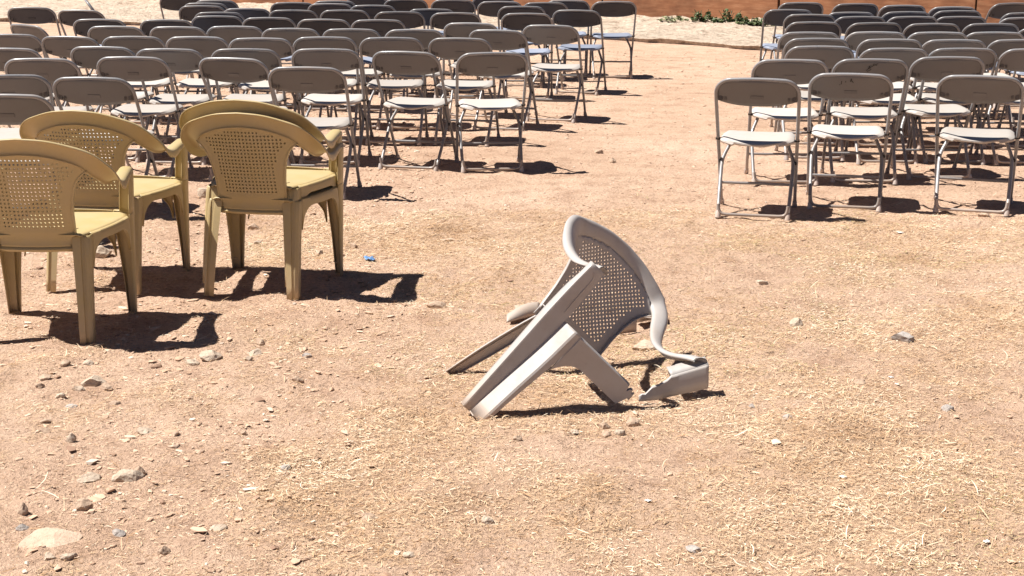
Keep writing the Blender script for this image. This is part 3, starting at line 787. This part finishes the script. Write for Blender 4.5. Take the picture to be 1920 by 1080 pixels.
M['slot'] = plastic('slot_shadow', (.07, .045, .02), (.07, .05, .03), .8, .3)

ARM = make_armchair('plastic_armchair', M['mustard'], 'square')
GRP = 'mustard moulded armchairs'
def put_arm(o, x, y, z, yaw, label):
    o.location = (x, y, z); o.rotation_euler = (0, 0, R(-yaw)); tag(o, label, 'armchair', GRP); return o
put_arm(ARM, -1.81, 5.72, 0, 0, 'mustard plastic armchair cut by the left edge, nearest the camera')
put_arm(copy_tree(ARM), -1.785, 6.53, 0, 9, 'mustard plastic armchair standing alone between the left-edge one and the stack')
put_arm(copy_tree(ARM), -1.075, 6.45, 0, 11, 'lower mustard plastic armchair of the stacked pair')
put_arm(copy_tree(ARM), -1.082, 6.468, .052, 11, 'upper mustard plastic armchair nested on top of the stacked pair')

# ---------------------------------------------------------------- the broken taupe armchair, tipped on its side
BR = make_armchair('broken_armchair', M['taupe'], 'diag', broken=True, armz=.025, stepd=.052)
tag(BR, 'broken taupe plastic armchair tipped on its side with a leg and seat snapped off', 'armchair')
RM = Matrix(((-0.673, 0.251, 0.696), (-0.197, -0.967, 0.158), (0.713, -0.031, 0.701)))
RM = RM.to_quaternion().to_matrix()
BR_LOC = Vector((-0.04, 4.942, -0.150))
BR.rotation_mode = 'QUATERNION'; BR.rotation_quaternion = RM.to_quaternion(); BR.location = BR_LOC
inv = (Matrix.Translation(BR_LOC) @ RM.to_4x4()).inverted()
# snapped front post of the fallen arm, folded in along the ground
def post():
    tip = Vector((.669, 4.864, .112)); end = Vector((.428, 4.802, .112))
    n = 22; top = []; bot = []; back = []; back2 = []
    for k in range(n+1):
        t = k/n; p = tip.lerp(end, t)
        zt = .112-.052*t-max(0, t-.56)*.085
        if t > .56: zt += random.uniform(-.009, .009)
        zb_ = .030-.028*min(1, t*1.3)
        top.append(Vector((p.x, p.y, max(zt, zb_+.006)))); bot.append(Vector((p.x, p.y-.008+.004*t, zb_)))
        if t <= .58:
            back2.append(top[-1]+Vector((0, .0005, 0))); back.append(top[-1]+Vector((-.006+.004*math.sin(k*2.), .060, .010)))
    m = MB()
    m.grid([[inv @ p for p in top], [inv @ (a.lerp(b, .12)+Vector((0, -.003, 0))) for a, b in zip(top, bot)], [inv @ (a.lerp(b, .6)+Vector((0, -.003, 0))) for a, b in zip(top, bot)], [inv @ p for p in bot]])
    m.grid([[inv @ p for p in back2], [inv @ p for p in back]])
    m.build('broken_post', M['taupe'], BR, thick=.0035, sharp=18)
post()

# fragments
def fragment(name, pts_rows, label, th=.0035, mat='taupe'):
    m = MB(); m.grid(pts_rows); o = m.build(name, M[mat], None, thick=th, sharp=35)
    tag(o, label, 'plastic fragment', 'snapped-off pieces of the broken armchair'); return o
a = at(1143, 628); b_ = at(1193, 622); c_ = at(1245, 617)
fr = []
for k, (p, h) in enumerate([(a, .012), (a.lerp(b_, .3), .040), (a.lerp(b_, .65), .058), (b_, .062)]): fr.append([p+Vector((0, 0, h)), p+Vector((0, -.004, h*.5)), p+Vector((0, 0, .0))])
fragment('leg_fragment', fr, 'short snapped piece of taupe plastic standing on edge behind the broken armchair')
fr = []
for t in np.linspace(0, 1, 7):
    p = b_.lerp(c_+Vector((.02, .05, 0)), t)
    fr.append([p+Vector((.004, .02, .058-.045*t)), p+Vector((.004, .06, .045-.030*t)), p+Vector((.01, .11, .008))])
fragment('seat_fragment', fr, 'white sunlit piece of snapped seat lying behind the broken armchair')
a = at(950, 607); b_ = at(1012, 590); fr = []
for t in np.linspace(0, 1, 12):
    p = a.lerp(b_, t); w_ = math.sin(math.pi*(.12+.6*t)); fr.append([p+Vector((.028*math.sin(q)*0, .045-.045*math.cos(q*1.15), .040*w_*math.sin(q)+.004)) for q in np.linspace(0, math.pi*.92, 9)])
fragment('curled_fragment', fr, 'curled pale plastic piece on the dirt behind the long leg of the broken armchair', mat='beige')
# ---------------------------------------------------------------- stones
def stone_mesh(seed, flat, sx, sy, sz):
    bm = bmesh.new(); bmesh.ops.create_icosphere(bm, subdivisions=3, radius=1)
    off = Vector((seed*3.7, seed*1.3, seed*.7))
    rs = random.Random(seed)
    planes = [(Vector((rs.uniform(-1, 1), rs.uniform(-1, 1), rs.uniform(-.6, 1))).normalized(), rs.uniform(.52, .85)) for _ in range(11)]
    for v in bm.verts:
        p = v.co.copy(); 
        for n, d in planes:
            k = p.dot(n)
            if k > d: p -= n*(k-d)*.96
        p *= 1+.13*mnoise.noise(v.co*2.1+off)+.06*mnoise.noise(v.co*6+off)
        v.co = Vector((p.x*sx, p.y*sy, p.z*sz))
    me = bpy.data.meshes.new('stone'); bm.to_mesh(me); bm.free(); return me
STONES = [ # px, py(base), width px, height ratio, material, label
 (85, 1030, 104, .10, 'stone_dusty', 'broad flat pale stone half buried at the lower left corner'),
 (237, 903, 52, .42, 'stone_pale', 'long pale stone of the touching pair in the lower left'),
 (262, 894, 22, .75, 'stone_tan', 'knobbly brown stone touching the end of the long pale stone'),
 (42, 968, 25, .85, 'stone_tan', 'upright brown stone just above the broad flat corner stone'),
 (152, 960, 34, .6, 'stone_tan', 'angular tan stone right of the upright brown stone'),
 (132, 831, 22, 1.0, 'stone_pale', 'lone upright pale stone pointing up on bare dirt at left'),
 (172, 722, 42, .5, 'stone_pale', 'pale slab of the cluster left below the nearest armchair shadow'),
 (198, 728, 24, .6, 'stone_tan', 'dark-sided stone at the right end of the pale cluster'),
 (145, 731, 24, .55, 'stone_pale', 'small pale stone at the left end of the cluster'),
 (111, 747, 21, .55, 'stone_pale', 'cream oval stone below the cluster, nearest the left'),
 (131, 760, 26, .28, 'stone_grey', 'thin flat grey stone lying below the cream oval stone'),
 (82, 714, 26, .38, 'stone_tan', 'flat tan stone near the tip of the leftmost armchair shadow'),
 (75, 727, 17, .5, 'stone_tan', 'small dark tan stone under the flat tan one at left'),
 (120, 690, 22, .5, 'stone_tan', 'rough tan stone just below the leftmost armchair shadow'),
 (165, 683, 22, .4, 'stone_pale', 'cream pebble directly in front of the nearest armchair leg'),
 (212, 758, 21, .45, 'stone_tan', 'round tan stone to the right of the stone cluster'),
 (82, 810, 22, .5, 'stone_tan', 'dark reddish stone on bare dirt, far left middle'),
 (82, 793, 22, .35, 'stone_tan', 'low reddish stone just above the dark reddish one'),
 (162, 900, 40, .38, 'stone_pale', 'flat pale stone left of the long pale stone'),
 (39, 995, 22, .5, 'stone_grey', 'grey stone above the broad corner stone, at far left'),
 (92, 1052, 24, .6, 'stone_pale', 'pale lump below the broad corner stone'),
 (127, 1050, 28, .45, 'stone_pale', 'cream flattish stone right of the pale lump at bottom left'),
 (219, 1003, 27, .5, 'stone_grey', 'blue-grey stone between the tan stone and the bottom edge'),
 (305, 1040, 24, .65, 'stone_tan', 'boxy tan stone by itself near the bottom left'),
 (272, 809, 31, .42, 'stone_pale', 'low pale stone in the middle of the bare dirt'),
 (326, 815, 20, .4, 'stone_tan', 'small tan wedge right of the low pale stone'),
 (392, 676, 40, .55, 'stone_pale', 'white rough stone at the lower edge of the armchair shadow'),
 (358, 682, 28, .4, 'stone_pale', 'flat whitish stone touching the armchair shadow edge'),
 (477, 664, 30, .4, 'stone_pale', 'pale stone right of the nearest armchair shadow tip'),
 (466, 678, 17, .55, 'stone_pale', 'small cream stone under the shadow-tip stone'),
 (487, 640, 22, .6, 'stone_tan', 'tan stone just above the shadow-tip stone'),
 (575, 666, 18, .6, 'stone_grey', 'grey chip on the dirt right of the shadow-tip stones'),
 (558, 718, 22, .55, 'stone_tan', 'tan stone lying in straw left of the broken armchair'),
 (818, 573, 36, .42, 'stone_tan', 'banded tan stone just below the tip of the stacked armchairs shadow'),
 (473, 430, 28, .52, 'stone_tan', 'brown stone on the dirt behind the stacked armchairs legs'),
 (482, 457, 15, .6, 'stone_pale', 'small pale stone below the brown one behind the stack'),
 (663, 463, 18, .6, 'stone_tan', 'tan stone to the right of the stacked armchairs'),
 (598, 475, 18, .55, 'stone_tan', 'tan stone seen between the legs of the stacked armchairs'),
 (190, 482, 36, .6, 'stone_pale', 'pale pointed stone between the two left armchairs'),
 (845, 449, 44, .16, 'stone_dusty', 'flat whitish stone flush in the dirt above the straw patch'),
 (383, 366, 30, .8, 'stone_pale', 'large pale stone behind the left rear leg of the stack'),
 (1207, 656, 42, .45, 'stone_pale', 'pale jagged stone under the arm of the broken armchair'),
 (1697, 640, 46, .42, 'stone_grey', 'rough grey-brown stone alone in the straw at right'),
 (1495, 612, 26, .65, 'stone_pale', 'pale stone in straw right of the broken armchair'),
 (1778, 771, 22, .65, 'stone_grey', 'grey cube-like stone in straw at far right'),
 (1476, 785, 20, .5, 'stone_grey', 'dark grey chip in the bare patch right of the broken armchair'),
 (1410, 762, 12, .7, 'stone_grey', 'tiny dark stone left of the grey chip'),
 (1616, 714, 24, .4, 'stone_tan', 'low tan stone in the straw between two grey stones at right'),
 (1187, 795, 26, .75, 'stone_tan', 'pointed stone of the group below the broken armchair'),
 (1135, 802, 22, .55, 'stone_tan', 'upper left stone of the group below the broken armchair'),
 (1138, 816, 20, .5, 'stone_tan', 'lowest stone of the group below the broken armchair'),
 (1163, 814, 20, .65, 'stone_pale', 'round pale stone of the group below the broken armchair'),
 (969, 828, 20, .7, 'stone_tan', 'small tan stone under the shadow of the long broken leg'),
 (1075, 811, 26, .25, 'stone_pale', 'thin cream chip lying flat below the broken armchair'),
 (690, 969, 40, .3, 'stone_tan', 'flat reddish stone in straw at bottom centre left'),
 (914, 978, 24, .6, 'stone_pale', 'pale stone alone in straw at bottom centre'),
 (765, 1042, 30, .35, 'stone_pale', 'cream flat stone near the bottom edge, left of centre'),
 (534, 879, 20, .5, 'stone_grey', 'grey pebble in straw right of the low dirt patch'),
 (1303, 1040, 32, .4, 'stone_grey', 'grey flat stone at the bottom edge right of centre'),
 (408, 996, 34, .35, 'stone_pale', 'pale chip pair in the straw near the bottom, left of centre'),
 (455, 812, 14, .7, 'stone_tan', 'small brown stone on dirt, centre left'),
 (1147, 304, 15, .6, 'stone_tan', 'tan stone on the open aisle between the two blocks'),
 (1122, 288, 17, .5, 'stone_tan', 'reddish stone on the aisle just beyond the tan stone'),
 (1430, 533, 30, .35, 'stone_pale', 'pale low stone on the bare dirt right of centre'),
 (1845, 408, 22, .4, 'stone_tan', 'small tan stone beside the feet of the right-edge chair'),
 (975, 578, 34, .35, 'stone_pale', 'flat pale stone just behind the curled plastic piece'),
]
for i, (px, py, w, hr, mt, lab) in enumerate(STONES):
    p = at(px, py); sc = (p - Vector((0, 0, CAM_H))).length / F_PX; r_ = w*sc/2*1.12
    me = stone_mesh(i+3, hr, r_, r_*random.uniform(.7, .95), r_*hr*1.25); me.materials.append(M[mt])
    o = link(bpy.data.objects.new('stone', me)); p.y += r_*.5
    gz = float(ground_h(p.x, p.y)); o.location = (p.x, p.y, gz + r_*hr*(.38 if hr > .3 else .12)); o.rotation_euler = (random.uniform(-.15, .15), random.uniform(-.15, .15), random.uniform(-.5, .5))
    tag(o, lab, 'stone', 'loose stones on the dirt')

# ---------------------------------------------------------------- pebbles and straw (uncountable)
def scatter_xy(n, ymin=3.3, ymax=9.3, dens=None):
    """random ground points inside a wedge a little wider than the view"""
    out = []; tot = 0
    while tot < n:
        y = np.sqrt(RNG.uniform(ymin**2, ymax**2, n)); x = RNG.uniform(-1, 1, n)*(y*.36+.25)
        k = np.ones(n, bool) if dens is None else RNG.uniform(0, 1, n) < dens(x, y)
        out.append(np.stack([x[k], y[k]], 1)); tot += k.sum()
    return np.concatenate(out)[:n]
def pebbles(n):
    ico = bmesh.new(); bmesh.ops.create_icosphere(ico, subdivisions=1, radius=1)
    bv = np.array([v.co[:] for v in ico.verts]); bf = np.array([[v.index for v in f.verts] for f in ico.faces]); ico.free()
    xy = scatter_xy(n, 3.3, 18, lambda x, y: np.clip(.25+.9*(fbm(x, y, 1.7, 3, 90)-.35), .05, 1)*(np.clip(9/y, 0, 1)**2))
    dist = xy[:, 1]
    r = (RNG.gamma(1.3, .0014, n)+.0012)*(1+np.clip(dist-8, 0, 8)*.08)*(1+.6*(xy[:, 0] < -.4)); r = np.minimum(r, .014)
    nv = len(bv); V = np.repeat(bv[None], n, 0)*(1+RNG.uniform(-.5, .45, (n, nv, 1)))
    V = V*r[:, None, None]*np.stack([RNG.uniform(.8, 2.0, n), RNG.uniform(.7, 1.2, n), RNG.uniform(.2, .65, n)], 1)[:, None, :]
    a = RNG.uniform(0, 6.28, n); c, s = np.cos(a)[:, None], np.sin(a)[:, None]
    x = V[..., 0]*c-V[..., 1]*s; y = V[..., 0]*s+V[..., 1]*c
    V = np.stack([x+xy[:, :1], y+xy[:, 1:2], V[..., 2]+(ground_h(xy[:, 0], xy[:, 1])+r*.25)[:, None]], -1)
    Fc = (bf[None]+(np.arange(n)*nv)[:, None, None]).reshape(-1, 3)
    tone = np.repeat(np.clip(RNG.normal(.5, .25, n), 0, 1), nv)
    return big_mesh('gravel', V.reshape(-1, 3), Fc, M['pebble'], False, {'tone': tone})
gv = pebbles(34000); tag(gv, 'small pale gravel strewn over the sunbaked dirt', 'gravel', kind='stuff')

def straw(name, n, ymin, ymax, lmin, lmax, wmin, wmax, dens, lift, seed):
    xy = scatter_xy(n, ymin, ymax, dens)
    L = lmin + (lmax-lmin)*RNG.beta(1.3, 3.2, n); wd = RNG.uniform(wmin, wmax, n)
    a = np.where(RNG.uniform(0, 1, n) < .4, RNG.normal(0, .6, n), RNG.uniform(0, np.pi, n)); curl = RNG.normal(0, 1.0, n)
    el = np.abs(RNG.normal(0, lift, n)); roll = RNG.uniform(-.9, .9, n)
    K = 4; ts = np.linspace(-.5, .5, K)
    P = np.zeros((n, K, 3)); ang = a[:, None]+curl[:, None]*ts[None]
    dx = np.cos(ang)*L[:, None]/(K-1); dy = np.sin(ang)*L[:, None]/(K-1)
    P[:, :, 0] = xy[:, :1]+np.cumsum(dx, 1)-dx[:, :1]*K/2; P[:, :, 1] = xy[:, 1:2]+np.cumsum(dy, 1)-dy[:, :1]*K/2
    base = ground_h(xy[:, 0], xy[:, 1]) + .0015 + RNG.uniform(0, .007, n)*dens(xy[:, 0], xy[:, 1])
    P[:, :, 2] = base[:, None] + (ts[None]+.5)*L[:, None]*np.sin(el)[:, None] + (.25-ts[None]**2)*L[:, None]*RNG.uniform(-.1, .3, n)[:, None]
    side = np.stack([-np.sin(ang)*np.cos(roll)[:, None], np.cos(ang)*np.cos(roll)[:, None], np.repeat(np.sin(roll)[:, None], K, 1)], -1)
    tp = np.array([.7, 1, .95, .45])[None, :, None]
    Lf = P-side*wd[:, None, None]*.5*tp; Rt = P+side*wd[:, None, None]*.5*tp
    V = np.stack([Lf, Rt], 2).reshape(-1, 3)
    q = np.array([[2*k, 2*k+1, 2*k+3, 2*k+2] for k in range(K-1)])
    Qd = (q[None]+(np.arange(n)*2*K)[:, None, None]).reshape(-1, 4)
    tn = np.clip(RNG.normal(.50, .22, n) - (fbm(xy[:, 0], xy[:, 1], 3.1, 3, 57)-.5)*.9, 0, .96); green = (fbm(xy[:, 0], xy[:, 1], 1.3, 2, 55) > .62) & (RNG.uniform(0, 1, n) < .14)
    tn = np.where(green, 1.0, tn); tone = np.repeat(tn, 2*K)
    o = big_mesh(name, V, Qd, M['straw'], False, {'tone': tone}); return o
SD = straw_density
s1 = straw('straw', 120000, 3.3, 8.6, .006, .030, .0009, .0022, lambda x, y: SD(x, y)**1.2, .15, 1)
tag(s1, 'short dry yellow straw and grass clippings matted on the dirt', 'straw', kind='stuff')
s3 = straw('chaff', 60000, 3.3, 8.9, .005, .026, .0008, .0020, lambda x, y: np.clip(.25+.9*(fbm(x, y, 2.3, 3, 71)-.4), .04, 1)*np.clip((9.2-y)/2, .12, 1), .10, 2)
tag(s3, 'sparse fine chaff and dust-coloured grass bits scattered over the bare dirt', 'chaff', kind='stuff')
s2 = straw('dead_grass', 5500, 3.3, 8.6, .02, .075, .0013, .0028, lambda x, y: np.clip(SD(x, y), .12, 1), .30, 2)
tag(s2, 'longer loose dead grass stalks lying over the matted straw', 'dry grass', kind='stuff')

# ---------------------------------------------------------------- weeds at the foot of the boards
def weed(px, py, wpx, hpx, label, n=260, tone=.4):
    base = at(px, py, .07); sc = (base-Vector((0, 0, CAM_H))).length/F_PX; w = wpx*sc/2; h = hpx*sc
    root = empty('weed', base); tag(root, label, 'weed', 'weeds along the boards')
    m = MB(); 
    for k in range(9):
        a = random.uniform(-1, 1); m.tube([(a*w*.3, random.uniform(-.03, .03), 0), (a*w*.7, random.uniform(-.05, .05), h*.5), (a*w*1.0, random.uniform(-.08, .08), h*random.uniform(.6, .95))], .004, 4)
    m.build('stem', M['leaf'], root)
    V = []; Fs = []; T = []
    for k in range(n):
        u = random.uniform(-1, 1); env = math.sqrt(max(0, 1-u*u))*(.55+.45*math.sin(u*7+px))
        c = Vector((u*w, random.uniform(-.13, .13), random.uniform(.05, 1)*h*max(.25, env)))
        L = random.uniform(.035, .075); d = Vector((random.uniform(-1, 1), random.uniform(-1, 1), random.uniform(-.4, .6))).normalized()
        s_ = d.cross(Vector((random.uniform(-.5, .5), random.uniform(-.5, .5), 1))).normalized()*L*.38
        b = len(V); V += [c-d*L*.5, c+s_, c+d*L*.5+Vector((0, 0, -.01)), c-s_]; Fs.append((b, b+1, b+2, b+3)); T += [min(1, max(0, random.gauss(tone, .25)))]*4
    o = big_mesh('foliage', np.array([v[:] for v in V]), np.array(Fs), M['leaf'], False, {'tone': np.array(T)}); o.parent = root
weed(1318, 38, 42, 22, 'bushy green weed at the left end of the weeds along the boards')
weed(1366, 42, 56, 25, 'tallest green weed in the middle of the weeds along the boards', 420)
weed(1405, 45, 46, 14, 'low green weed right of the tallest weed by the boards', 240, .6)
weed(1437, 46, 30, 13, 'green weed half hidden by the corner charcoal folding chair', 150)
weed(1262, 38, 56, 9, 'sparse dusty low weeds left of the bushy ones by the boards', 130, .9)

# ---------------------------------------------------------------- litter
def scrap(px, py, wpx, mat, label, cat, name, curl=.01, group=None):
    p = at(px, py); sc = (p-Vector((0, 0, CAM_H))).length/F_PX; w = wpx*sc; rows = []
    for i in range(6):
        rows.append([(w*(i/5-.5)*(1+.1*math.sin(j*3.)), w*.7*(j/4-.5)*(1-.4*abs(i/5-.5)), curl*(math.sin(i*1.9+j)*.5+.6)+.003) for j in range(5)])
    m = MB(); m.grid(rows); o = m.build(name, M[mat], None, thick=.0012, sharp=25)
    o.location = (p.x, p.y, float(ground_h(p.x, p.y))); o.rotation_euler = (0, 0, random.uniform(-1, 1)); tag(o, label, cat, group)
scrap(693, 489, 24, 'blue', 'crushed light blue plastic wrapper on the dirt right of the stack', 'wrapper', 'plastic_wrapper', .014)
scrap(1215, 942, 12, 'paper', 'tiny white scrap in the straw below the broken armchair', 'litter', 'paper_scrap', .004, 'white scraps')
scrap(1580, 893, 14, 'paper', 'white scrap in the straw right of the bottom centre', 'litter', 'paper_scrap', .004, 'white scraps')
scrap(1671, 706, 9, 'paper', 'white speck of paper below the rough grey-brown stone', 'litter', 'paper_scrap', .003, 'white scraps')
scrap(1850, 1013, 14, 'paper', 'white scrap near the lower right corner', 'litter', 'paper_scrap', .004, 'white scraps')
scrap(1688, 437, 12, 'paper', 'small white scrap in front of the nearest right-hand chairs', 'litter', 'paper_scrap', .003, 'white scraps')
